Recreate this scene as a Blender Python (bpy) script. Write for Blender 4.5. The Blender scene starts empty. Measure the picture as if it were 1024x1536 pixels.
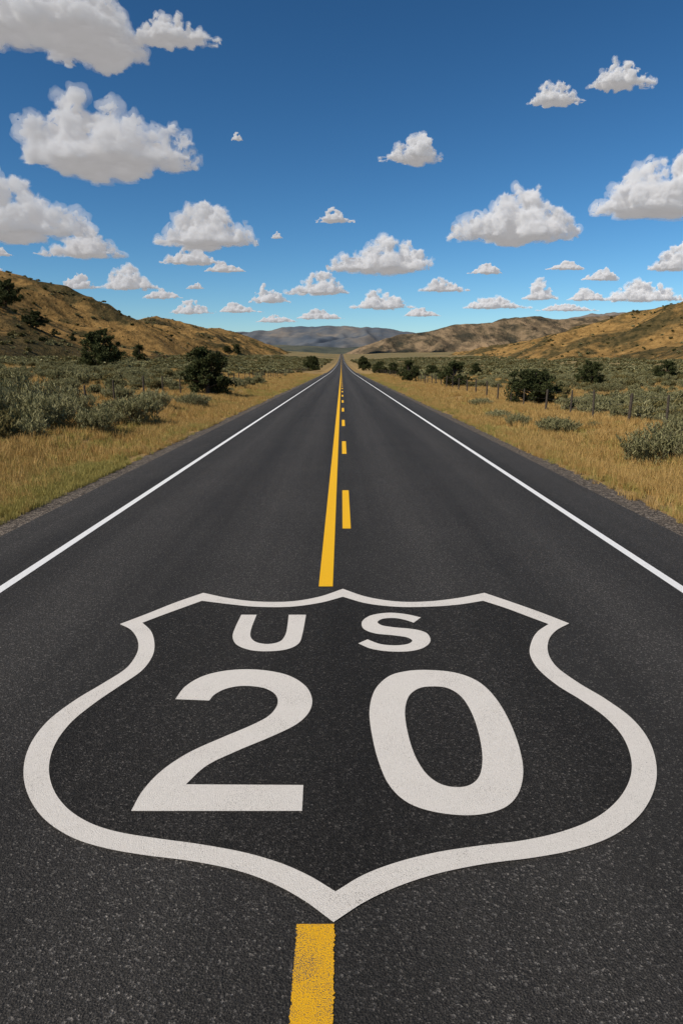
import bpy, math, random
import numpy as np
from mathutils import Vector, geometry
random.seed(7); rng=np.random.default_rng(7)
scene=bpy.context.scene
COL=scene.collection
H=2.317; F=1024.0; P=math.radians(12.12); CP=math.cos(P); SP=math.sin(P)

# ---------------------------------------------------------------- noise
def _h(xi,yi,zi,seed):
    n=(xi*374761393+yi*668265263+zi*2147483647+seed*974711)&0xffffffff
    n=((n^(n>>13))*1274126177)&0xffffffff
    n=((n^(n>>16))*2246822519)&0xffffffff
    n=n^(n>>15)
    return (n&0xffffff)/float(0x1000000)
def vn2(x,y,seed=0):
    xi=np.floor(x).astype(np.int64); yi=np.floor(y).astype(np.int64)
    fx=x-xi; fy=y-yi; fx=fx*fx*(3-2*fx); fy=fy*fy*(3-2*fy)
    a=_h(xi,yi,0,seed);b=_h(xi+1,yi,0,seed);c=_h(xi,yi+1,0,seed);d=_h(xi+1,yi+1,0,seed)
    return (a*(1-fx)+b*fx)*(1-fy)+(c*(1-fx)+d*fx)*fy
def vn3(x,y,z,seed=0):
    xi=np.floor(x).astype(np.int64); yi=np.floor(y).astype(np.int64); zi=np.floor(z).astype(np.int64)
    fx=x-xi; fy=y-yi; fz=z-zi
    fx=fx*fx*(3-2*fx); fy=fy*fy*(3-2*fy); fz=fz*fz*(3-2*fz)
    def L(k):
        a=_h(xi,yi,zi+k,seed);b=_h(xi+1,yi,zi+k,seed);c=_h(xi,yi+1,zi+k,seed);d=_h(xi+1,yi+1,zi+k,seed)
        return (a*(1-fx)+b*fx)*(1-fy)+(c*(1-fx)+d*fx)*fy
    return L(0)*(1-fz)+L(1)*fz
def fbm2(x,y,o=4,seed=0):
    x=np.asarray(x,float); y=np.asarray(y,float)
    s=0;a=1;t=0
    for k in range(o):
        s=s+a*(vn2(x,y,seed+k)*2-1); t+=a; a*=.5
        x,y=(x*1.6-y*1.2)+7.3,(x*1.2+y*1.6)+3.1
    return s/t
def ridged2(x,y,o=4,seed=0):
    x=np.asarray(x,float); y=np.asarray(y,float)
    s=0;a=1;t=0
    for k in range(o):
        s=s+a*(1-np.abs(vn2(x,y,seed+k)*2-1)); t+=a; a*=.5
        x,y=(x*1.6-y*1.2)+7.3,(x*1.2+y*1.6)+3.1
    return s/t

# ---------------------------------------------------------------- mesh helpers
def mesh_np(name,V,Fc,mats=(),smooth=True,link=True,parent=None,uvs=None):
    V=np.asarray(V,np.float32); Fc=np.asarray(Fc,np.int32)
    me=bpy.data.meshes.new(name)
    nf,k=Fc.shape
    me.vertices.add(len(V)); me.vertices.foreach_set('co',V.ravel())
    me.loops.add(nf*k); me.loops.foreach_set('vertex_index',Fc.ravel())
    me.polygons.add(nf); me.polygons.foreach_set('loop_start',np.arange(0,nf*k,k,dtype=np.int32))
    me.polygons.foreach_set('loop_total',np.full(nf,k,np.int32))
    me.polygons.foreach_set('use_smooth',np.full(nf,smooth,bool))
    me.update(calc_edges=True); me.validate()
    for m in mats: me.materials.append(m)
    ob=bpy.data.objects.new(name,me)
    if link: COL.objects.link(ob)
    if parent: ob.parent=parent
    return ob
def grid_faces(nx,ny):
    i=np.arange(nx-1)[None,:]; j=np.arange(ny-1)[:,None]
    a=j*nx+i
    return np.stack([a,a+1,a+nx+1,a+nx],-1).reshape(-1,4)

# ---------------------------------------------------------------- node helpers
def new_mat(name,rough=.9,spec=.2):
    m=bpy.data.materials.new(name); m.use_nodes=True
    nt=m.node_tree; b=nt.nodes['Principled BSDF']
    b.inputs['Roughness'].default_value=rough
    b.inputs['Specular IOR Level'].default_value=spec
    return m,nt,b
def N(nt,t,**kw):
    n=nt.nodes.new(t)
    for k,v in kw.items(): setattr(n,k,v)
    return n
def noise(nt,vec,scale,detail=4,rough=.55,dim='3D'):
    n=N(nt,'ShaderNodeTexNoise'); n.noise_dimensions=dim
    n.inputs['Scale'].default_value=scale; n.inputs['Detail'].default_value=detail; n.inputs['Roughness'].default_value=rough
    if vec is not None: nt.links.new(vec,n.inputs['Vector'])
    return n.outputs['Fac']
def ramp(nt,fac,stops,interp='LINEAR'):
    r=N(nt,'ShaderNodeValToRGB'); cr=r.color_ramp; cr.interpolation=interp
    while len(cr.elements)<len(stops): cr.elements.new(.5)
    for e,(p,c) in zip(cr.elements,stops):
        e.position=p; e.color=(c,c,c,1) if isinstance(c,(int,float)) else (*c,1)
    nt.links.new(fac,r.inputs['Fac']); return r.outputs['Color']
def mix(nt,fac,a,b,blend='MIX'):
    m=N(nt,'ShaderNodeMix',data_type='RGBA',blend_type=blend)
    for s,v in ((m.inputs[0],fac),(m.inputs[6],a),(m.inputs[7],b)):
        if isinstance(v,bpy.types.NodeSocket): nt.links.new(v,s)
        elif isinstance(v,(int,float)): s.default_value=v if s.type=='VALUE' else (v,v,v,1)
        else: s.default_value=(*v,1)
    return m.outputs[2]
def math_(nt,op,a,b=None,clamp=False):
    m=N(nt,'ShaderNodeMath',operation=op); m.use_clamp=clamp
    for i,v in enumerate((a,b)):
        if v is None: continue
        if isinstance(v,bpy.types.NodeSocket): nt.links.new(v,m.inputs[i])
        else: m.inputs[i].default_value=v
    return m.outputs[0]
def maprange(nt,v,a,b,c=0,d=1):
    m=N(nt,'ShaderNodeMapRange'); nt.links.new(v,m.inputs['Value'])
    for k,x in zip(('From Min','From Max','To Min','To Max'),(a,b,c,d)): m.inputs[k].default_value=x
    return m.outputs['Result']
def bump(nt,h,strength,dist,b):
    n=N(nt,'ShaderNodeBump'); n.inputs['Strength'].default_value=strength; n.inputs['Distance'].default_value=dist
    nt.links.new(h,n.inputs['Height']); nt.links.new(n.outputs['Normal'],b.inputs['Normal'])
def pos(nt):
    return N(nt,'ShaderNodeNewGeometry').outputs['Position']
def sep(nt,v):
    s=N(nt,'ShaderNodeSeparateXYZ'); nt.links.new(v,s.inputs[0]); return s.outputs

# ---------------------------------------------------------------- terrain functions
Yrows=np.concatenate([np.arange(-40,0,4.),np.arange(0,60,1.),np.arange(60,200,2.5),
      np.geomspace(200,2400,150),np.geomspace(2430,15000,90)])
def zprof(Y):
    s=np.clip((Y-200)/2200,0,1.); return 40*s**1.5
Zrows=zprof(Yrows)
def zr(Y): return np.interp(Y,Yrows,Zrows)
def ground_z(X,Y):
    X=np.asarray(X,float);Y=np.asarray(Y,float); a=np.abs(X)
    base=zr(Y)-.03
    off=np.clip(a-5.3,0,None)
    ditch=-.22*np.exp(-((a-7.2)/1.3)**2)
    l=.055*np.clip(-X-8,0,110)+ .02*np.clip(-X-118,0,400)
    r=.012*np.clip(X-12,0,60)+.03*np.clip(X-72,0,400)
    n=fbm2(X/14,Y/14,3,5)*.35*np.clip(off/6,0,1)+fbm2(X/90,Y/90,3,9)*1.6*np.clip((off-10)/60,0,1)
    n=n+fbm2(X/400,Y/400,3,19)*6*np.clip((off-60)/300,0,1)
    return base+ditch*np.clip(off/1.,0,1)+l+r+n
def tanE(y): return math.tan(math.atan((768-y)/F)-P)
Lk=([-400,0,300,600,680,850,1034,1200,1785,2400,3000],[40,62,84,82,73,65,60,84,88,75,20])
def hill_l(X,Y):
    Xc=-300+fbm2(Y/260,Y*0+3.3,2,31)*35
    hc=np.interp(Y,*Lk)+fbm2(Y/60,Y*0+1.3,3,33)*4
    s=np.abs(X-Xc)/np.where(X>Xc,225.,500.)
    f=np.clip(1-s,0,1); f=f*f*(3-2*f)*.45+f*.55
    g=ridged2(X/150+Y/400,Y/75,4,35)
    return hc*f*(1-.34*(1-f)*(1-g)*2.8)+ (g-.6)*24*np.clip(f*3,0,1)*np.clip((1-f)*3,0,1)-6*(1-np.clip(f*8,0,1))+fbm2(X/18,Y/18,3,36)*1.6
Rk=([-400,0,400,900,1077,1187,1363,1860,2400,3000],[30,60,88,80,77,67,58,46,32,10])
def hill_r(X,Y):
    Xc=450+fbm2(Y/260,Y*0+9.3,2,41)*40
    hc=np.interp(Y,*Rk)+fbm2(Y/70,Y*0+5.3,3,43)*4
    s=np.abs(X-Xc)/np.where(X<Xc,320.,600.)
    f=np.clip(1-s,0,1); f=f*f*(3-2*f)*.6+f*.4
    g=ridged2(X/190-Y/500,Y/95,4,45)
    return hc*f*(1-.34*(1-f)*(1-g)*2.8)+(g-.6)*25*np.clip(f*3,0,1)*np.clip((1-f)*3,0,1)-6*(1-np.clip(f*8,0,1))+fbm2(X/20,Y/20,3,46)*1.6
def land_z(X,Y): return np.maximum(np.maximum(ground_z(X,Y),hill_l(X,Y)),hill_r(X,Y))

# survey: photograph bearing -> point on the flat road plane / on the land
def G(px,py):
    dy=py-548.0
    d=F*H/(CP*dy)
    return ((px-512)/F*d,(d-H*SP)/CP)
def ray(px,py):
    vx=(px-512)/F; vy=(768-py)/F
    return vx, CP+SP*vy, -SP+CP*vy
def land_hit(px,py):
    x,y,z=ray(px,py); s=np.geomspace(5,3000,1500)
    zz=land_z(x*s,y*s); k=np.argmax((H+z*s)<=zz)
    if (H+z*s[k])>zz[k]: return None
    return x*s[k],y*s[k],zz[k],s[k]

# ---------------------------------------------------------------- materials
def land_mat(name,kind):
    m,nt,b=new_mat(name,.95,.05)
    p=pos(nt); xyz=sep(nt,p)
    if kind=='ground':
        n1=noise(nt,p,.09,5,.6); n2=noise(nt,p,.9,6,.7); n3=noise(nt,p,14,5,.7)
        straw=ramp(nt,n3,[(.25,(.15,.10,.04)),(.5,(.32,.21,.085)),(.8,(.44,.32,.14))])
        sage=ramp(nt,n2,[(.3,(.07,.065,.03)),(.44,(.17,.14,.065)),(.54,(.30,.21,.09)),(.7,(.42,.29,.12))])
        ax=math_(nt,'ABSOLUTE',xyz[0])
        f=maprange(nt,math_(nt,'ADD',ax,math_(nt,'MULTIPLY',n1,16)),17,30)
        c=mix(nt,f,straw,sage)
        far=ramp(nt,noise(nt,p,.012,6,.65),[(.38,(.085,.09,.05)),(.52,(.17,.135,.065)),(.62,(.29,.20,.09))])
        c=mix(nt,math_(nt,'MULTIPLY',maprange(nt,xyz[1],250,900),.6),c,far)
        nt.links.new(c,b.inputs['Base Color'])
        bump(nt,n3,.8,.08,b)
    elif kind=='hill':
        n1=noise(nt,p,.016,7,.66); n2=noise(nt,p,.16,6,.7)
        gold=ramp(nt,n2,[(.30,(.10,.062,.022)),(.45,(.23,.135,.045)),(.65,(.37,.22,.075))])
        dark=ramp(nt,n2,[(.38,(.035,.032,.014)),(.6,(.12,.085,.034))])
        c=mix(nt,ramp(nt,n1,[(.47,0.),(.55,1.)]),gold,dark)
        nt.links.new(c,b.inputs['Base Color']); bump(nt,n2,1.,3.,b)
    elif kind=='ridge':
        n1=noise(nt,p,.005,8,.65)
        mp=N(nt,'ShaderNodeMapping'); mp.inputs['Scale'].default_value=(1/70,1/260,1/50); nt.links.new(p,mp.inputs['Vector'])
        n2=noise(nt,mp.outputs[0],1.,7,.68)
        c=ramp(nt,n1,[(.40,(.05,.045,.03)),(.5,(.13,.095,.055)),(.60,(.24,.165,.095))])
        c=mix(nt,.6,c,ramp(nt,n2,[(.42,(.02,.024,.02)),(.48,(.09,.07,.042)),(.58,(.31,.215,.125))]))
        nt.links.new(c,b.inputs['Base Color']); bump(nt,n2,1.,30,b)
    elif kind=='foot':
        n1=noise(nt,p,.004,8,.65)
        c=ramp(nt,n1,[(.38,(.05,.06,.05)),(.55,(.10,.10,.07)),(.68,(.18,.15,.09))])
        nt.links.new(c,b.inputs['Base Color'])
    else:
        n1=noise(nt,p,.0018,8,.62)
        c=ramp(nt,n1,[(.38,(.075,.09,.11)),(.52,(.12,.12,.12)),(.64,(.2,.17,.14))])  # blue-grey stop puts distance haze into the base colour
        nt.links.new(c,b.inputs['Base Color'])
    return m

# asphalt
def asphalt_nodes(nt,b,lift=1.0):
    p=pos(nt); xyz=sep(nt,p)
    fine=noise(nt,p,170,3,.8); med=noise(nt,p,45,3,.65); big=noise(nt,p,.6,4,.5)
    v=N(nt,'ShaderNodeTexVoronoi'); v.inputs['Scale'].default_value=95; nt.links.new(p,v.inputs['Vector'])
    c=ramp(nt,fine,[(.34,(.008*lift,.0074*lift,.0067*lift)),(.5,(.036*lift,.033*lift,.029*lift)),(.62,(.088*lift,.078*lift,.067*lift)),(.72,(.26*lift,.225*lift,.18*lift))])
    sp=ramp(nt,sep(nt,v.outputs['Color'])[0],[(.0,.70),(.85,1.),(.97,2.8)])
    c=mix(nt,1.,c,sp,'MULTIPLY')
    c=mix(nt,1.,c,ramp(nt,med,[(.35,.74),(.65,1.26)]),'MULTIPLY')
    # wheel tracks polished by traffic
    ax=math_(nt,'ABSOLUTE',xyz[0])
    t=math_(nt,'COSINE',math_(nt,'MULTIPLY',math_(nt,'SUBTRACT',ax,1.0),2*math.pi/1.75))
    st=N(nt,'ShaderNodeMapping'); st.inputs['Scale'].default_value=(1.4,.03,1); nt.links.new(p,st.inputs['Vector'])
    streak=noise(nt,st.outputs[0],2.2,5,.6)
    k=math_(nt,'ADD',math_(nt,'MULTIPLY',t,.17),math_(nt,'MULTIPLY',streak,.8))
    k=math_(nt,'ADD',k,math_(nt,'MULTIPLY',big,.4)); k=math_(nt,'ADD',k,.4)
    kk=N(nt,'ShaderNodeCombineXYZ'); [nt.links.new(k,kk.inputs[i]) for i in range(3)]
    c=mix(nt,1.,c,kk.outputs[0],'MULTIPLY')
    nt.links.new(c,b.inputs['Base Color'])
    h=math_(nt,'ADD',fine,v.outputs['Distance']); bump(nt,h,1.,.007,b)
M_asph,nt,b=new_mat('asphalt',.85,.22); asphalt_nodes(nt,b,1.02)
M_seal,nt,b=new_mat('black_seal',.88,.18); asphalt_nodes(nt,b,.66)
def paint_mat(name,c1,c2,wear=.66,edge=0):
    m,nt,b=new_mat(name,.75,.3); p=pos(nt)
    fine=noise(nt,p,210,3,.7); w=noise(nt,p,3.,4,.6); med=noise(nt,p,45,3,.6)
    col=mix(nt,med,c1,c2)
    f=math_(nt,'ADD',fine,math_(nt,'MULTIPLY',math_(nt,'SUBTRACT',w,.5),.35))
    mask=ramp(nt,f,[(wear,0.),(wear+.06,1.)])
    c=mix(nt,mask,col,(.10,.09,.08)); nt.links.new(c,b.inputs['Base Color'])
    bump(nt,fine,1.,.006,b); return m
M_white=paint_mat('white_paint',(.62,.57,.50),(.76,.71,.64),.62)
M_line=paint_mat('line_white_paint',(.74,.73,.70),(.82,.81,.78),.70)
M_yel=paint_mat('yellow_paint',(.80,.42,.004),(.90,.50,.008),.70)
M_yelw=paint_mat('worn_yellow_paint',(.74,.36,.004),(.86,.47,.008),.55)
M_gravel,nt,b=new_mat('gravel',.95,.1); p=pos(nt)
v=N(nt,'ShaderNodeTexVoronoi'); v.inputs['Scale'].default_value=38; nt.links.new(p,v.inputs['Vector'])
c=ramp(nt,sep(nt,v.outputs['Color'])[0],[(0.,(.035,.03,.026)),(.6,(.11,.09,.07)),(1.,(.28,.23,.18))])
nt.links.new(c,b.inputs['Base Color']); bump(nt,v.outputs['Distance'],1.,.02,b)

# ---------------------------------------------------------------- ground
xs=np.concatenate([np.arange(5.3,30,.5),np.geomspace(30,9000,170)])
Xc=np.concatenate([-xs[::-1],[0],xs])
XX,YY=np.meshgrid(Xc,Yrows); ZZ=ground_z(XX,YY)
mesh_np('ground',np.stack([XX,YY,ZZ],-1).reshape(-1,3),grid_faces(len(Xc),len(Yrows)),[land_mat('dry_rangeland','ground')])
M_hill=land_mat('golden_hill','hill')
def sheet(name,x,y,fn,mat):
    X,Y=np.meshgrid(x,y); Z=fn(X,Y)
    return mesh_np(name,np.stack([X,Y,Z],-1).reshape(-1,3),grid_faces(len(x),len(y)),[mat])
sheet('hill',np.linspace(-850,-60,260),np.linspace(-300,3000,700),hill_l,M_hill)
sheet('hill',np.linspace(110,1100,260),np.linspace(-300,3000,650),hill_r,M_hill)
def polar_layer(name,pts,D,D0,mat,seed,gs,nx=500,ny=160,x=(-7000,7000),back=1500,amp=.5,el=2.2):
    px=np.array([q[0] for q in pts],float); t=(px-512)/F
    e=np.array([tanE(q[1]) for q in pts])
    xs=np.linspace(*x,nx); ys=np.linspace(D0,D+back,ny)
    X,Y=np.meshgrid(xs,ys)
    Dc=D+fbm2(X/1200,X*0+seed,3,seed)*D*.06
    tt=X/Dc
    hc=np.interp(tt,t,e)*Dc*(1+.05*fbm2(X/180,X*0+2.2,4,seed+1))
    s=np.where(Y<Dc,(Dc-Y)/(Dc-D0),(Y-Dc)/back)
    f=np.clip(1-s,0,1); f=.5*f+.5*f*f*(3-2*f)
    g=ridged2(X/gs+fbm2(X/gs/2,Y/gs/2,3,seed+9)*.8,Y/(gs*el),5,seed+3)
    g=np.clip((g-.3)/.6,0,1)
    Z=hc*f*(1-amp*np.clip((1-f)*2.2,0,1)*(1-g))+fbm2(X/(gs*.4),Y/(gs*.4),4,seed+5)*hc*.05-25*(1-np.clip(f*12,0,1))
    return mesh_np(name,np.stack([X,Y,Z],-1).reshape(-1,3),grid_faces(nx,ny),[mat])
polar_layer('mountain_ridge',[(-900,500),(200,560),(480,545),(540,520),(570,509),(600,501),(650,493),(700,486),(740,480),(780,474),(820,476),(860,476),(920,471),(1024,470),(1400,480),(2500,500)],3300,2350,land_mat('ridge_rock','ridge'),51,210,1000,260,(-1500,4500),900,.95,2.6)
polar_layer('mountain_ridge',[(-900,500),(200,512),(340,514),(420,516),(512,521),(600,519),(700,505),(1400,500)],4800,3500,land_mat('foothill','foot'),61,350,500,120,(-4500,5500),900,.5)
polar_layer('mountain_range',[(-900,480),(0,500),(250,503),(340,498),(400,495),(440,490),(480,489),(530,489),(580,493),(620,497),(700,495),(820,480),(880,471),(950,465),(1024,475),(1800,490)],9000,6200,land_mat('haze_tinted_mountain','far'),71,600,800,200,(-9000,11000),2500,.8,2.4)

# ---------------------------------------------------------------- road
def strip(name,xa,xb,y0,y1,dz,mat,parent=None,jag=0):
    ys=np.concatenate([[y0],Yrows[(Yrows>y0+1e-3)&(Yrows<y1-1e-3)],[y1]])
    if jag:
        ys=np.linspace(y0,y1,int((y1-y0)/.006)+2)
    n=len(ys); z=zr(ys)+dz
    ja=rng.normal(0,jag,n) if jag else 0; jb=rng.normal(0,jag,n) if jag else 0
    V=np.concatenate([np.stack([np.full(n,xa)+ja,ys,z],-1),np.stack([np.full(n,xb)+jb,ys,z],-1)])
    i=np.arange(n-1); Fc=np.stack([i,i+n,i+n+1,i+1],-1)
    return mesh_np(name,V,Fc,[mat],parent=parent)
# gravel edge with a ragged outline
road=strip('road',-4.72,4.72,-40,4000,0,M_asph)
for sgn in (-1,1):
    ys=np.arange(-20,220,.12); n=len(ys)
    a=4.6*np.ones(n); bb=5.22+fbm2(ys/.5,ys*0+sgn,3,81)*.18
    V=np.concatenate([np.stack([sgn*a,ys,zr(ys)-.008],-1),np.stack([sgn*bb,ys,zr(ys)-.022],-1)])
    i=np.arange(n-1); Fc=np.stack([i,i+n,i+n+1,i+1],-1)
    mesh_np('gravel_shoulder',V,Fc,[M_gravel])
for sgn in (-1,1):
    strip('edge_line',sgn*3.6-.055,sgn*3.6+.055,-40,4000,.004,M_line,road)
strip('solid_center_line',-.243,-.093,G(500,880)[1],4000,.004,M_yel,road)
strip('near_center_line',-.187,-.030,-1,G(500,1387)[1],.004,M_yelw,road,.0026)
# dashed line
V=[];Fc=[]; y=9.63
while y<1800:
    a=y;bq=y+3.1; k=len(V)
    for (xx,yy) in ((.015,a),(.135,a),(.135,bq),(.015,bq)): V.append((xx,yy,float(zr(yy))+.005))
    Fc.append((k,k+1,k+2,k+3)); y+=8.55
mesh_np('dashed_center_line',V,Fc,[M_yel],parent=road)

# ---------------------------------------------------------------- shield
def smooth_loop(pts,sub=8):
    """pts: (x,y) or (x,y,1) for a sharp corner"""
    P_=[(q[0],q[1]) for q in pts]; C=[len(q)>2 for q in pts]; n=len(P_); out=[]
    for i in range(n):
        p1=np.array(P_[i],float); p2=np.array(P_[(i+1)%n],float)
        p0=np.array(P_[i-1],float); p3=np.array(P_[(i+2)%n],float)
        m1=(p2-p0)/2; m2=(p3-p1)/2
        if C[i]: m1=(p2-p1)
        if C[(i+1)%n]: m2=(p2-p1)
        if C[i] and C[(i+1)%n]:
            out.append(tuple(p1)); continue
        # chord-limit tangents
        L=np.linalg.norm(p2-p1)
        for mm in (m1,m2):
            l=np.linalg.norm(mm)
            if l>L*1.1: mm*=L*1.1/l
        for k in range(sub):
            t=k/sub
            out.append(tuple((2*t**3-3*t*t+1)*p1+(t**3-2*t*t+t)*m1+(-2*t**3+3*t*t)*p2+(t**3-t*t)*m2))
    return out
def fill(name,loops,z,mat,parent):
    L=[[Vector((*G(*q),0)) for q in smooth_loop(l)] for l in loops]
    tris=geometry.tessellate_polygon(L)
    V=[(v.x,v.y,z) for l in L for v in l]
    T=[]
    for t in tris:
        a,b_,c_=[V[i] for i in t]
        cr=(b_[0]-a[0])*(c_[1]-a[1])-(b_[1]-a[1])*(c_[0]-a[0])
        T.append(t if cr>0 else (t[0],t[2],t[1]))
    return mesh_np(name,V,T,[mat],smooth=False,parent=parent)
outer=[(514,884,1),(478,896),(435,903),(385,903),(343,898),(305,890,1),(262,905),(222,921),(180,937,1),(197,946),(207,962),(206,980),(190,1003),(155,1026),(112,1052),(72,1083),(46,1118),(36,1155),(42,1192),(65,1228),(105,1256),(155,1273),(215,1284),(285,1293),(350,1306),(405,1325),(455,1352),(500,1385,1),
 (548,1354),(600,1330),(660,1311),(730,1297),(800,1288),(862,1276),(915,1257),(955,1228),(978,1192),(984,1155),(974,1115),(948,1080),(908,1050),(868,1026),(835,1002),(822,982),(822,962),(833,947),(853,936,1),(812,920),(770,905),(726,890,1),(685,898),(640,903),(595,903),(550,896)]
inner=[(514,896,1),(480,905),(435,911),(385,911),(343,907),(303,902,1),(270,914),(240,925),(214,935,1),(227,948),(232,966),(229,985),(213,1007),(180,1030),(142,1056),(106,1086),(82,1120),(74,1155),(82,1188),(104,1216),(138,1237),(180,1250),(235,1259),(300,1268),(365,1280),(420,1296),(465,1316),(503,1339,1),
 (545,1314),(595,1295),(655,1280),(720,1270),(785,1262),(845,1248),(893,1228),(925,1202),(943,1172),(946,1142),(934,1108),(908,1078),(872,1052),(835,1029),(806,1004),(794,982),(797,962),(806,948),(822,937,1),(790,925),(758,913),(724,902,1),(685,908),(640,911),(595,911),(550,906)]
sh=bpy.data.objects.new('route_shield_marking',None); COL.objects.link(sh)
fill('black_field',[inner],.003,M_seal,sh)
fill('shield_outline',[outer,inner[::-1]],.007,M_white,sh)
fill('letter_u',[[(362,923,1),(353,942),(349,956),(355,968),(375,976),(402,978),(430,975),(448,966),(454,950),(459,923,1),(433,923,1),(431,940),(428,953),(420,963),(402,967),(384,964),(376,956),(377,944),(385,923,1)]],.007,M_white,sh)
fill('letter_s',[[(631,927,1),(608,922),(582,920),(556,924),(543,933),(545,944),(562,951),(590,954),(610,957),(618,962),(611,967),(592,969),(570,967),(551,960,1),(537,966,1),(556,974),(582,978),(612,978),(634,973),(645,963),(640,951),(622,945),(592,942),(573,939),(566,934),(574,929),(592,928),(608,931),(620,935,1)]],.007,M_white,sh)
fill('digit_2',[[(263,1050,1),(279,1030),(308,1014),(348,1006),(392,1006),(432,1014),(458,1030),(468,1050),(463,1070),(444,1088),(405,1107),(355,1128),(310,1150),(279,1178,1),(455,1179,1),(453,1218,1),(197,1218,1),(214,1188),(242,1158),(282,1131),(330,1109),(375,1090),(403,1075),(416,1058),(413,1043),(395,1033),(365,1030),(340,1034),(322,1043),(314,1052,1)]],.007,M_white,sh)
fill('digit_0',[[(640,1006),(682,1010),(716,1023),(741,1046),(762,1080),(778,1122),(784,1160),(776,1193),(754,1214),(712,1224),(660,1221),(614,1207),(584,1180),(567,1142),(557,1100),(554,1066),(562,1036),(582,1016),(608,1008)],
 [(642,1031),(670,1033),(692,1047),(708,1073),(719,1108),(723,1142),(717,1168),(698,1181),(668,1180),(643,1166),(624,1139),(612,1104),(607,1070),(612,1047),(625,1035)][::-1]],.007,M_white,sh)

# ---------------------------------------------------------------- vegetation
def leaf_mat(name,cols,tr=.25):
    m,nt,b=new_mat(name,.8,.15)
    g=N(nt,'ShaderNodeNewGeometry'); oi=N(nt,'ShaderNodeObjectInfo')
    f=math_(nt,'ADD',math_(nt,'MULTIPLY',g.outputs['Random Per Island'],.7),math_(nt,'MULTIPLY',oi.outputs['Random'],.3))
    c=ramp(nt,f,[(i/(len(cols)-1),c) for i,c in enumerate(cols)])
    nt.links.new(c,b.inputs['Base Color'])
    t=N(nt,'ShaderNodeBsdfTranslucent'); nt.links.new(c,t.inputs['Color'])
    mx=N(nt,'ShaderNodeMixShader'); mx.inputs[0].default_value=tr
    nt.links.new(b.outputs[0],mx.inputs[1]); nt.links.new(t.outputs[0],mx.inputs[2])
    nt.links.new(mx.outputs[0],nt.nodes['Material Output'].inputs['Surface'])
    return m
M_gold=leaf_mat('dry_grass_blade',[(.29,.18,.052),(.47,.30,.10),(.60,.41,.165)])
M_ygreen=leaf_mat('yellow_green_grass_blade',[(.20,.18,.05),(.36,.30,.085),(.48,.38,.13)])
M_sage=leaf_mat('sage_leaf',[(.11,.105,.042),(.23,.215,.10),(.38,.345,.18)])
M_dsage=leaf_mat('dark_shrub_leaf',[(.08,.072,.025),(.15,.13,.05),(.27,.21,.08)])
M_jun=leaf_mat('juniper_leaf',[(.022,.028,.010),(.045,.053,.017),(.085,.09,.03)],.15)
M_wood,nt,b=new_mat('bark',.95,.1); nt.links.new(ramp(nt,noise(nt,pos(nt),18,5,.6),[(.3,(.05,.035,.025)),(.7,(.16,.12,.09))]),b.inputs['Base Color'])

def tuft(name,nb,hh,rad,mat,w=.006,lean=.35):
    V=[];Fc=[]
    for i in range(nb):
        a=random.uniform(0,6.283); r=rad*math.sqrt(random.random()); x=r*math.cos(a); y=r*math.sin(a)
        h=hh*random.uniform(.5,1.15); la=random.uniform(0,6.283); l=h*lean*random.uniform(.2,1.3)
        dx=math.cos(la)*l; dy=math.sin(la)*l; wa=random.uniform(0,3.14); wx=math.cos(wa)*w; wy=math.sin(wa)*w
        k=len(V)
        V+=[(x-wx,y-wy,0),(x+wx,y+wy,0),(x+dx*.4+wx*.8,y+dy*.4+wy*.8,h*.6),(x+dx*.4-wx*.8,y+dy*.4-wy*.8,h*.6),
            (x+dx+wx*.3,y+dy+wy*.3,h),(x+dx-wx*.3,y+dy-wy*.3,h)]
        Fc+=[(k,k+1,k+2,k+3),(k+3,k+2,k+4,k+5)]
    return mesh_np(name,V,Fc,[mat],smooth=False,link=False)
def leaves(C,size,aspect,up,r):
    """quads at centres C, random orientation biased upward"""
    n=len(C); d=r.normal(size=(n,3)); d[:,2]=np.abs(d[:,2])+up; d/=np.linalg.norm(d,axis=1)[:,None]
    q=r.normal(size=(n,3)); s=np.cross(d,q); s/=np.linalg.norm(s,axis=1)[:,None]
    L=size*r.uniform(.6,1.4,(n,1)); W=L*aspect
    V=np.stack([C-s*W*.5,C+s*W*.5,C+d*L+s*W*.35,C+d*L-s*W*.35],1).reshape(-1,3)
    return V,np.arange(4*n).reshape(-1,4)
def limb(a,b_,r0,r1,k=6):
    a=np.array(a,float);b_=np.array(b_,float); d=b_-a; d/=np.linalg.norm(d)+1e-9
    u=np.cross(d,[.3,.9,.1]); u/=np.linalg.norm(u); v=np.cross(d,u)
    th=np.arange(k)/k*2*math.pi
    ring=np.cos(th)[:,None]*u+np.sin(th)[:,None]*v
    V=np.concatenate([a+ring*r0,b_+ring*r1]); i=np.arange(k); j=(i+1)%k
    return V,np.stack([i,j,j+k,i+k],-1)
def combine(parts):
    V=[];Fc=[];MI=[];o=0
    for (v,f,mi) in parts:
        V.append(v);Fc.append(f+o);MI.append(np.full(len(f),mi));o+=len(v)
    return np.concatenate(V),np.concatenate(Fc),np.concatenate(MI)
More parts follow.
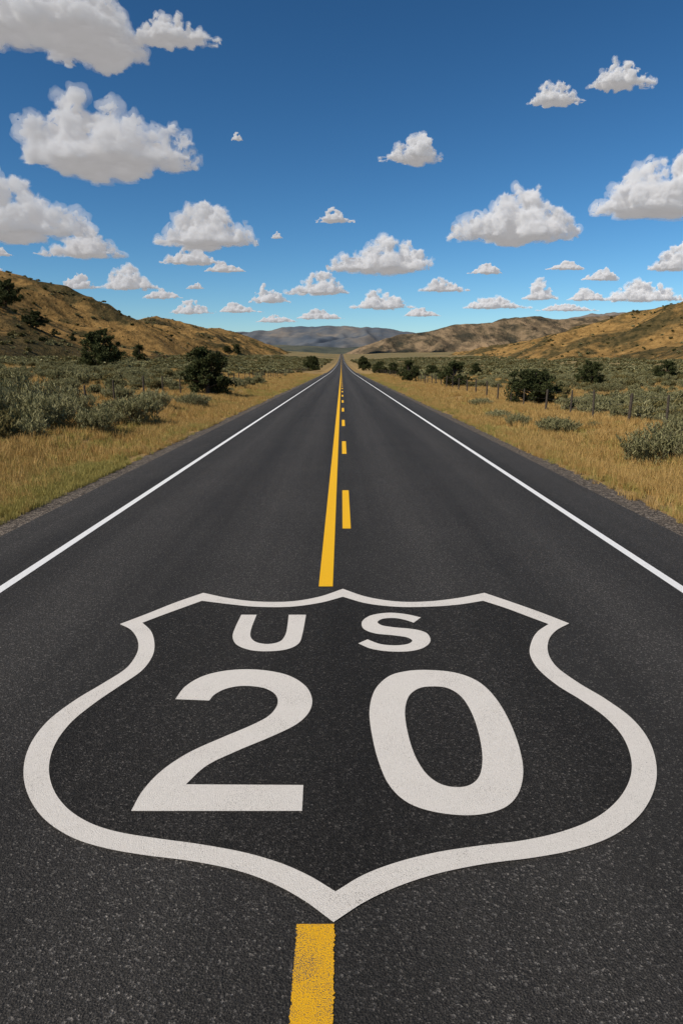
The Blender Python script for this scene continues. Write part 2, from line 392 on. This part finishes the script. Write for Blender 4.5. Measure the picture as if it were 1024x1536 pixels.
def bush(name,seed,mat,nl=2600,size=.07,aspect=.35,nlobe=16,asp=.75,up=.8,spray=0):
    """unit bush: ~1 wide radius .5, height asp"""
    r=np.random.default_rng(seed); parts=[]; C=[]
    for i in range(nlobe):
        a=r.uniform(0,6.283); q=.36*math.sqrt(r.random()); h=asp*r.uniform(.35,.86)*(1-q*.9)
        c=np.array([q*math.cos(a),q*math.sin(a),h]); rr=r.uniform(.10,.19)
        n=nl//nlobe; d=r.normal(size=(n,3)); d/=np.linalg.norm(d,axis=1)[:,None]
        d*= (r.random((n,1))**.45)*rr
        C.append(c+d)
        parts.append((*limb((0,0,0),c*[1,1,.95],.016,.006,4),1))
    # upright sprays of narrow leaves standing out of the crown
    for i in range(spray):
        a=r.uniform(0,6.283); q=.44*math.sqrt(r.random()); bz=asp*(.45+.25*r.random())*(1-q*1.1)
        base=np.array([q*math.cos(a),q*math.sin(a),bz]); dirv=np.array([math.cos(a)*q*1.2,math.sin(a)*q*1.2,.75+r.normal()*.12]); dirv/=np.linalg.norm(dirv)
        Ln=r.uniform(.16,.30); n=26
        t=r.random((n,1)); C.append(base+dirv*t*Ln+r.normal(size=(n,3))*.014)
        parts.append((*limb(base,base+dirv*Ln,.004,.002,3),1))
    # skirt
    n=nl//5; a=r.uniform(0,6.283,n); q=.42*np.sqrt(r.random(n)); C.append(np.stack([q*np.cos(a),q*np.sin(a),r.uniform(0,.3,n)*asp],-1))
    C=np.concatenate(C); C[:,2]=np.maximum(C[:,2],.01)
    parts.append((*leaves(C,size,aspect,up,r),0))
    V,Fc,MI=combine(parts); ob=mesh_np(name,V,Fc,[mat,M_wood],smooth=False,link=False)
    ob.data.polygons.foreach_set('material_index',MI.astype(np.int32)); return ob
def tree_mesh(name,seed,nl=9000,wr=.5):
    """unit-height juniper"""
    r=np.random.default_rng(seed); parts=[];C=[]
    top=np.array([r.uniform(-.04,.04),r.uniform(-.04,.04),.8])
    for k in range(4):
        parts.append((*limb(top*[1,1,1]*(k/4),top*((k+1)/4),.045*(1-k/4.5),.045*(1-(k+1)/4.5),8),1))
    nl_=48
    for i in range(nl_):
        hz=r.uniform(.08,.9); a=r.uniform(0,6.283)
        prof=wr*(math.sin(math.pi*min(1,(hz+.25)/1.25))**.6)
        q=prof*r.uniform(.3,.9)*(.85 if hz>.6 else 1)
        c=np.array([q*math.cos(a),q*math.sin(a),hz]); rr=r.uniform(.08,.15)*(1 if hz<.75 else .7)
        c[2]=min(c[2],1-rr)
        parts.append((*limb(top*min(.95,hz*.75),c,.014,.004,5),1))
        for s in range(5):
            cc=c+r.normal(size=3)*rr*.55; n=nl//nl_//5
            d=r.normal(size=(n,3)); d/=np.linalg.norm(d,axis=1)[:,None]
            C.append(cc+d*rr*.62*(r.random((n,1))**.5))
    C=np.concatenate(C); C[:,2]=np.maximum(C[:,2],.03)
    parts.append((*leaves(C,.034,.5,.6,r),0))
    V,Fc,MI=combine(parts); ob=mesh_np(name,V,Fc,[M_jun,M_wood],smooth=False,link=False)
    ob.data.polygons.foreach_set('material_index',MI.astype(np.int32)); return ob

def scatter(name,protos,pts,rotz,scl,idx,tilt=None):
    col=bpy.data.collections.new(name+'_parts')
    for i,o in enumerate(protos):
        o.name='%s_part_%02d'%(name,i); col.objects.link(o)
    me=bpy.data.meshes.new(name); me.vertices.add(len(pts)); me.vertices.foreach_set('co',np.asarray(pts,np.float32).ravel())
    n=len(pts)
    a=me.attributes.new('rot','FLOAT_VECTOR','POINT'); R=np.zeros((n,3),np.float32); R[:,2]=rotz; a.data.foreach_set('vector',R.ravel())
    S=np.asarray(scl,np.float32); 
    if S.ndim==1: S=np.repeat(S[:,None],3,1)
    a=me.attributes.new('scl','FLOAT_VECTOR','POINT'); a.data.foreach_set('vector',S.ravel())
    a=me.attributes.new('idx','INT','POINT'); a.data.foreach_set('value',np.asarray(idx,np.int32))
    ob=bpy.data.objects.new(name,me); COL.objects.link(ob)
    ng=bpy.data.node_groups.new(name+'_gn','GeometryNodeTree')
    ng.interface.new_socket('Geometry',in_out='INPUT',socket_type='NodeSocketGeometry')
    ng.interface.new_socket('Geometry',in_out='OUTPUT',socket_type='NodeSocketGeometry')
    gi=ng.nodes.new('NodeGroupInput'); go=ng.nodes.new('NodeGroupOutput')
    ip=ng.nodes.new('GeometryNodeInstanceOnPoints'); ci=ng.nodes.new('GeometryNodeCollectionInfo')
    ci.inputs['Collection'].default_value=col; ci.inputs['Separate Children'].default_value=True; ci.inputs['Reset Children'].default_value=True
    def na(nm,t):
        q=ng.nodes.new('GeometryNodeInputNamedAttribute'); q.data_type=t; q.inputs['Name'].default_value=nm
        return [o for o in q.outputs if o.enabled and o.name=='Attribute'][0]
    ng.links.new(gi.outputs[0],ip.inputs['Points']); ng.links.new(ci.outputs[0],ip.inputs['Instance'])
    ip.inputs['Pick Instance'].default_value=True
    ng.links.new(na('idx','INT'),ip.inputs['Instance Index'])
    ng.links.new(na('rot','FLOAT_VECTOR'),ip.inputs['Rotation'])
    ng.links.new(na('scl','FLOAT_VECTOR'),ip.inputs['Scale'])
    ng.links.new(ip.outputs[0],go.inputs[0])
    md=ob.modifiers.new('scatter','NODES'); md.node_group=ng
    return ob

# dry grass
tg=[tuft('t',34,.42,.16,M_gold) for _ in range(4)]+[tuft('t',40,.30,.16,M_ygreen) for _ in range(3)]
n=150000
Y=5+ (rng.random(n)**1.7)*190; sg=np.where(rng.random(n)<.5,-1,1)
a=5.12+np.abs(rng.random(n)**1.5)*(np.maximum(.62*Y,8)-3.0); X=sg*a
dens=fbm2(X/2.2,Y/2.2,3,90)
keep=(rng.random(n)<np.clip(.62+dens*1.3,.12,1)*np.clip(1.25-(a-9)/22,.35,1))
keep&= ~((a<5.5)&(rng.random(n)<.6))
X=X[keep];Y=Y[keep];a=a[keep]
sc=(.55+.45*rng.random(len(X)))
sc*=np.clip(.45+(a-4.9)*.22,.4,.9); wd=sc*(1+Y/80); ht=sc*np.where(a>9,.85,1.)
pg=np.clip(.85-(a-5)*.11,.08,.9)*np.clip(.9+fbm2(X/5,Y/5,2,95),0.2,1.5)
isg=rng.random(len(X))<pg
idx=np.where(isg,4+rng.integers(0,3,len(X)),rng.integers(0,4,len(X)))
scatter('dry_grass',tg,np.stack([X,Y,ground_z(X,Y)-.01],-1),rng.random(len(X))*6.28,np.stack([wd,wd,ht],-1),idx)

# sage field (mass)
hi=[bush('b',100+i,M_sage,1200,.085,.28,13,.7,1.3,16) for i in range(4)]+[bush('b',110+i,M_dsage,1200,.085,.32,12,.65,1.1,10) for i in range(2)]
lo=[bush('b',120+i,M_sage,170,.24,.6,7,.62) for i in range(4)]+[bush('b',130+i,M_dsage,170,.24,.6,7,.62) for i in range(3)]
def field(n,y0,y1,pw,edge,seed):
    r=np.random.default_rng(seed)
    Y=y0+(r.random(n)**pw)*(y1-y0); sgn=np.where(r.random(n)<.5,-1,1)
    ed=np.where(sgn<0,edge-1.5,edge+1.)
    a=ed+r.random(n)*(np.maximum(.72*Y,ed+6)-ed); X=sgn*a
    den=fbm2(X/16,Y/16,4,91)
    k=(r.random(n)<np.clip(.30+den*2.1,.04,1)*np.clip((a-ed+1)/5,.15,1))
    return X[k],Y[k],r
X,Y,r=field(8500,20,150,1.0,11,1)
s=r.uniform(.45,1.55,len(X))*np.where(X<0,1.1,.95); idx=np.where(r.random(len(X))<.72,r.integers(0,4,len(X)),r.integers(4,6,len(X)))
scatter('sagebrush_field',hi,np.stack([X,Y,ground_z(X,Y)-.03],-1),r.random(len(X))*6.28,np.stack([s,s,s*r.uniform(.7,1.1,len(X))],-1),idx)
X,Y,r=field(60000,140,1100,1.25,13,2)
z=land_z(X,Y); onh=z>ground_z(X,Y)+.3
k=~(onh&(r.random(len(X))<.85)); X=X[k];Y=Y[k];z=z[k]
s=r.uniform(.8,2.2,len(X))*(1+Y/700); idx=np.where(r.random(len(X))<.62,r.integers(0,4,len(X)),r.integers(4,7,len(X)))
scatter('sagebrush_cover',lo,np.stack([X,Y,z-.05],-1),r.random(len(X))*6.28,np.stack([s,s,s*.6],-1),idx)
# hill shrubs
r=np.random.default_rng(5); n=15000
X=np.concatenate([r.uniform(-520,-70,n),r.uniform(130,700,n)]); Y=r.uniform(100,2400,2*n)
hz=np.where(X<0,hill_l(X,Y),hill_r(X,Y)); k=(hz>ground_z(X,Y)+1)&(r.random(2*n)<np.clip(.25+fbm2(X/60,Y/60,3,97)*1.7,.03,1))
X=X[k];Y=Y[k];hz=hz[k]; s=r.uniform(.8,1.,len(X))*(.6+3.0*r.random(len(X))**2.2)
scatter('hillside_shrubs',[bush('b',140+i,M_dsage,220,.24,.6,7,.6) for i in range(3)]+[bush('b',150+i,M_jun,260,.2,.6,8,.7) for i in range(2)],
  np.stack([X,Y,hz-.1],-1),r.random(len(X))*6.28,np.stack([s,s,s*.8],-1),np.where(r.random(len(X))<.6,r.integers(0,3,len(X)),r.integers(3,5,len(X))))

# individual near sagebrush  (bearing x, base y, width px, height px)
bm=[bush('sagebrush_src',200+i,M_sage,3600,.055,.2,20,.72,1.5,85) for i in range(4)]
def place(name,src,px,pyb,wpx,hpx,unit_h):
    h=land_hit(px,pyb)
    if h is None: return
    x,y,z,s=h; ob=bpy.data.objects.new(name,src.data); COL.objects.link(ob)
    ob.location=(x,y,z-.03); ob.rotation_euler=(0,0,random.uniform(0,6.28))
    w=wpx/F*s; hh=hpx/F*s; ob.scale=(w,w,hh/unit_h)
    return ob
for i,(px,pb,w,hp) in enumerate([(25,628,115,82),(68,642,100,72),(-25,640,95,90),(112,622,58,44),(146,650,72,52),(200,636,90,58),(232,614,52,40),(290,612,50,30),(178,602,46,30),(95,590,50,30),(20,575,60,30),(985,694,115,66),(1030,680,110,75),(835,652,66,36),(748,632,42,24),(776,640,38,26),(880,612,54,24),(940,612,60,28),(975,606,40,24),(890,642,26,14),(1010,640,60,28),(720,610,36,18),(910,590,50,22)]):
    place('sagebrush',bm[i%4],px,pb,w,hp,.86)
tm=[tree_mesh('juniper_src',300+i,14000,.5) for i in range(5)]
for i,(px,yt,yb,w) in enumerate([(150,494,555,66),(55,468,492,38),(210,517,541,20),(312,522,595,86),(468,531,556,27),(545,534,556,22),(612,540,573,30),(680,542,580,50),(712,545,564,20),(799,547,607,78),(885,540,580,42),(998,541,572,38),(570,542,560,26),(590,544,562,20),(648,545,566,20),(10,420,462,45),(82,494,504,10),(110,500,512,10),(355,518,532,14),(340,520,530,12)]):
    place('juniper_tree',tm[i%5],px,yb,w,yb-yt,1.0)

# ---------------------------------------------------------------- fences
M_post,nt,b=new_mat('weathered_post',.9,.1); nt.links.new(ramp(nt,noise(nt,pos(nt),25,4,.6),[(.3,(.035,.028,.022)),(.7,(.10,.08,.06))]),b.inputs['Base Color'])
M_wire,nt,b=new_mat('fence_wire',.5,.5); b.inputs['Base Color'].default_value=(.09,.08,.075,1); b.inputs['Metallic'].default_value=.6
def fence(Xf,y0,y1,step):
    e=bpy.data.objects.new('wire_fence',None); COL.objects.link(e)
    parts=[];tops=[]; y=y0
    while y<y1:
        x=Xf+random.uniform(-.08,.08); z=float(ground_z(x,y)); hh=random.uniform(1.15,1.35)
        tx=x+random.uniform(-.05,.05); ty=y+random.uniform(-.05,.05); r0=random.uniform(.045,.065)
        v,f=limb((x,y,z-.2),(tx,ty,z+hh),r0,r0*.9,8); parts.append((v,f,0))
        v,f=limb((tx,ty,z+hh),(tx,ty,z+hh+.015),r0*.9,.004,8); parts.append((v,f,0))
        tops.append((np.array([x,y,z]),np.array([tx,ty,z+hh]))); y+=step*random.uniform(.85,1.15)
    V,Fc,_=combine(parts); mesh_np('posts',V,Fc,[M_post],parent=e,smooth=False)
    parts=[]
    for (a0,a1),(b0,b1) in zip(tops[:-1],tops[1:]):
        for q in (.35,.6,.92):
            parts.append((*limb(a0+(a1-a0)*q,b0+(b1-b0)*q,.004,.004,3),0))
    V,Fc,_=combine(parts); mesh_np('wires',V,Fc,[M_wire],parent=e,smooth=False)
fence(11.3,13,260,4.0); fence(-12,13,260,4.5)

# ---------------------------------------------------------------- clouds
def cloud_mat(dens):
    m=bpy.data.materials.new('glowing_cloud_vapour'); m.use_nodes=True; nt=m.node_tree
    for q in list(nt.nodes):
        if q.type=='BSDF_PRINCIPLED': nt.nodes.remove(q)
    vs=N(nt,'ShaderNodeVolumePrincipled'); nt.links.new(vs.outputs[0],nt.nodes['Material Output'].inputs['Volume'])
    vs.inputs['Density'].default_value=dens; vs.inputs['Color'].default_value=(1,1,1,1); vs.inputs['Anisotropy'].default_value=-.33
    vs.inputs['Emission Strength'].default_value=dens*.21; vs.inputs['Emission Color'].default_value=(1,.97,.98,1)  # even glow stands in for light scattered many times inside the cloud
    return m
CM={}
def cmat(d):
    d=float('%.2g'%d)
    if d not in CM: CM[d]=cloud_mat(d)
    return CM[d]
import bmesh
bm_=bmesh.new(); bmesh.ops.create_icosphere(bm_,subdivisions=2,radius=1); 
icoV=np.array([v.co[:] for v in bm_.verts]); icoF=np.array([[v.index for v in f.verts] for f in bm_.faces]); bm_.free()
ZC=900.
# crown profiles (along the length, height) observed on the larger clouds
PROF={3:[(-1,.15),(-.9,.55),(-.75,.72),(-.62,.62),(-.5,1.),(-.38,.96),(-.2,.80),(0,.72),(.25,.78),(.36,.70),(.45,.42),(.6,.40),(.75,.52),(.9,.42),(1,.15)],
 4:[(-1,.6),(-.4,.9),(-.15,1.),(.05,.92),(.25,.72),(.5,.55),(.7,.42),(.85,.36),(1,.15)],
 14:[(-1,.12),(-.85,.35),(-.7,.42),(-.5,.38),(-.3,.75),(-.05,.92),(.2,1.),(.35,.85),(.5,.62),(.7,.5),(.85,.38),(1,.15)],
 15:[(-1,.1),(-.8,.35),(-.6,.7),(-.4,.85),(-.15,1.),(.1,.9),(.3,.95),(.6,.8),(1,.4)],
 6:[(-1,.08),(-.75,.2),(-.55,.65),(-.3,.95),(0,1.),(.2,.95),(.45,.72),(.6,.35),(.8,.45),(1,.12)],
 18:[(-1,.2),(-.7,.45),(-.4,.5),(-.1,.75),(.1,1.),(.35,.85),(.6,.65),(.8,.55),(1,.25)],
 0:[(-1,.5),(-.5,.9),(0,1.),(.4,.85),(.7,.6),(1,.3)],
 1:[(-1,.3),(-.6,.6),(-.2,.9),(.2,1.),(.5,.8),(.8,.5),(1,.2)]}
def cloud(i,x0,x1,yt,yb):
    r=np.random.default_rng(900+i)
    dx,dy,dz=ray((x0+x1)/2,yb); s=(ZC-H)/dz
    cx,cy=dx*s,dy*s; w=(x1-x0)/F*s; h=(yb-yt)/F*s*1.0
    dep=max(min(w*.5,h*1.2),h*.8)
    parts=[]; asp=w/h; nlob=int(np.clip(60*asp,90,300))
    pk=r.uniform(-.4,.25); pw=r.uniform(.5,.75)
    pk2=pk+(1 if pk<0 else -1)*r.uniform(.45,.7)
    def env_(u): 
        if i in PROF:
            q=PROF[i]; return float(np.interp(u,[a[0] for a in q],[a[1] for a in q]))
        e=max(math.exp(-abs((u-pk)/pw)**2.4),.6*math.exp(-((u-pk2)/.36)**2))
        e=min(e,1.)*.85+.15
        e*=(1-abs(u)**3.)**.7
        return e*(.80+.3*float(vn2(np.array(u*5+i*3.1),np.array(.5),i)))
    if i in PROF: nlob=int(nlob*1.4)
    for k in range(nlob):
        u=r.uniform(-1,1) ; env=max(env_(u),.10)
        t=r.random()
        rad=h*r.uniform(.06,.16)*(.5+.6*env)
        if k<nlob*.25: rad=h*.25*env; t=.35*r.random()
        zc=t*max(env*h-rad,.02*h)
        vv=r.uniform(-1,1)*dep*.5*(1-abs(u)*.5)*(1-.55*zc/h)
        V=icoV*rad*[1.15,1.1,1]+np.array([u*(w*.5-rad),vv,zc])
        parts.append((V,icoF,0))
    V,Fc,_=combine(parts)
    # fit to the observed length and height of this cloud
    c0=(V[:,0].min()+V[:,0].max())/2; V[:,0]=(V[:,0]-c0)*w*.95/(V[:,0].max()-V[:,0].min())
    V[:,2]=np.where(V[:,2]>0,V[:,2]*h*.88/V[:,2].max(),V[:,2])
    ob=mesh_np('cloud',V,Fc,[])
    md=ob.modifiers.new('r','REMESH'); md.mode='VOXEL'; px=(x1-x0)
    md.voxel_size=w/np.clip(px*.6,36,160); md.use_smooth_shade=True
    dg=bpy.context.evaluated_depsgraph_get(); ev=ob.evaluated_get(dg); me=bpy.data.meshes.new_from_object(ev)
    ob.modifiers.clear(); ob.data=me
    nv=len(me.vertices); co=np.empty(nv*3,np.float32); me.vertices.foreach_get('co',co); co=co.reshape(-1,3).astype(float)
    no=np.empty(nv*3,np.float32); me.vertex_normals.foreach_get('vector',no); no=no.reshape(-1,3)
    q=co/h
    d=0
    for fr,am in ((3.,.10),(7.,.09),(15.,.06),(31.,.035)):
        d=d+am*(np.abs(vn3(q[:,0]*fr,q[:,1]*fr,q[:,2]*fr+i,i)*2-1)-.42)
    def finish(me,c):
        z=c[:,2]; lim=.08*h*(vn2(q[:,0]*3,q[:,1]*3,i)-.5)
        c[:,2]=np.where(z<lim,lim+(z-lim)*.35,z)
        me.vertices.foreach_set('co',c.astype(np.float32).ravel()); me.update()
        me.polygons.foreach_set('use_smooth',np.ones(len(me.polygons),bool))
    if px>80:
        # thin evaporating fringe around the dense core
        m2=me.copy(); fr=fbm2(q[:,0]*4+q[:,2]*3,q[:,1]*4+q[:,2]*2,4,i+7)
        c2=co+no*((d*1.0+.03+np.clip(fr,-.1,.6)*.18)*h)[:,None]
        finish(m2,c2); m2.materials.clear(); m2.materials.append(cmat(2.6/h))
        o2=bpy.data.objects.new('fringe',m2); COL.objects.link(o2); o2.parent=ob
    finish(me,co+no*((d-.01)*h)[:,None])
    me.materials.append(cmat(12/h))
    ob.location=(cx,cy,ZC)
CL=[(-70,200,-60,50),(70,225,-10,88),(190,338,18,64),(28,310,128,248),(-120,142,238,350),(53,188,335,383),(228,392,296,366),(238,342,365,395),(300,372,390,407),
(85,155,405,432),(150,242,390,432),(208,278,428,447),(562,670,194,240),(470,538,308,332),(663,876,272,357),(884,1110,226,317),(790,878,121,154),(877,988,85,129),
(482,655,345,405),(424,528,402,440),(368,440,423,453),(625,708,413,436),(520,625,430,462),(698,756,391,410),(812,880,388,404),(868,932,398,420),(780,840,410,448),
(968,1050,358,404),(846,920,427,450),(900,1040,415,450),(690,800,440,462),(250,325,445,470),(-40,22,365,383),(-30,25,390,418),(440,520,460,478),(320,400,450,468),(600,665,458,474),
(345,366,196,210),(405,426,345,357),(277,308,422,433),(380,450,468,483),(120,165,447,465),(800,900,452,466)]
for i,c in enumerate(CL): cloud(i,*c)

# ---------------------------------------------------------------- light, sky, camera
el=math.radians(42); az=math.radians(-124)   # azimuth clockwise from +Y
sd=Vector((math.sin(az)*math.cos(el),math.cos(az)*math.cos(el),math.sin(el)))
L=bpy.data.lights.new('sun','SUN'); L.energy=5.0; L.angle=math.radians(.53); L.color=(1,.925,.82)
lo_=bpy.data.objects.new('sun',L); COL.objects.link(lo_); lo_.rotation_euler=(-sd).to_track_quat('-Z','Y').to_euler()
w=bpy.data.worlds.new('World'); scene.world=w; w.use_nodes=True; nt=w.node_tree
sky=N(nt,'ShaderNodeTexSky'); sky.sky_type='NISHITA'; sky.sun_disc=False; sky.sun_elevation=el; sky.sun_rotation=az%(2*math.pi)
sky.altitude=1500; sky.air_density=1.0; sky.dust_density=.8; sky.ozone_density=3.5
hs=N(nt,'ShaderNodeHueSaturation'); hs.inputs['Saturation'].default_value=1.13; hs.inputs['Hue'].default_value=.488
gm=N(nt,'ShaderNodeGamma'); gm.inputs[1].default_value=1.4
nt.links.new(sky.outputs[0],hs.inputs['Color']); nt.links.new(hs.outputs[0],gm.inputs[0]); nt.links.new(gm.outputs[0],nt.nodes['Background'].inputs[0])
nt.nodes['Background'].inputs[1].default_value=.05
cam=bpy.data.cameras.new('camera'); co=bpy.data.objects.new('camera',cam); COL.objects.link(co)
cam.sensor_fit='VERTICAL'; cam.sensor_height=36; cam.lens=24; cam.clip_start=.05; cam.clip_end=80000
co.location=(0,0,H); co.rotation_euler=(math.radians(90)-P,0,0)
scene.camera=co
scene.view_settings.view_transform='Standard'; scene.view_settings.look='None'; scene.view_settings.exposure=0
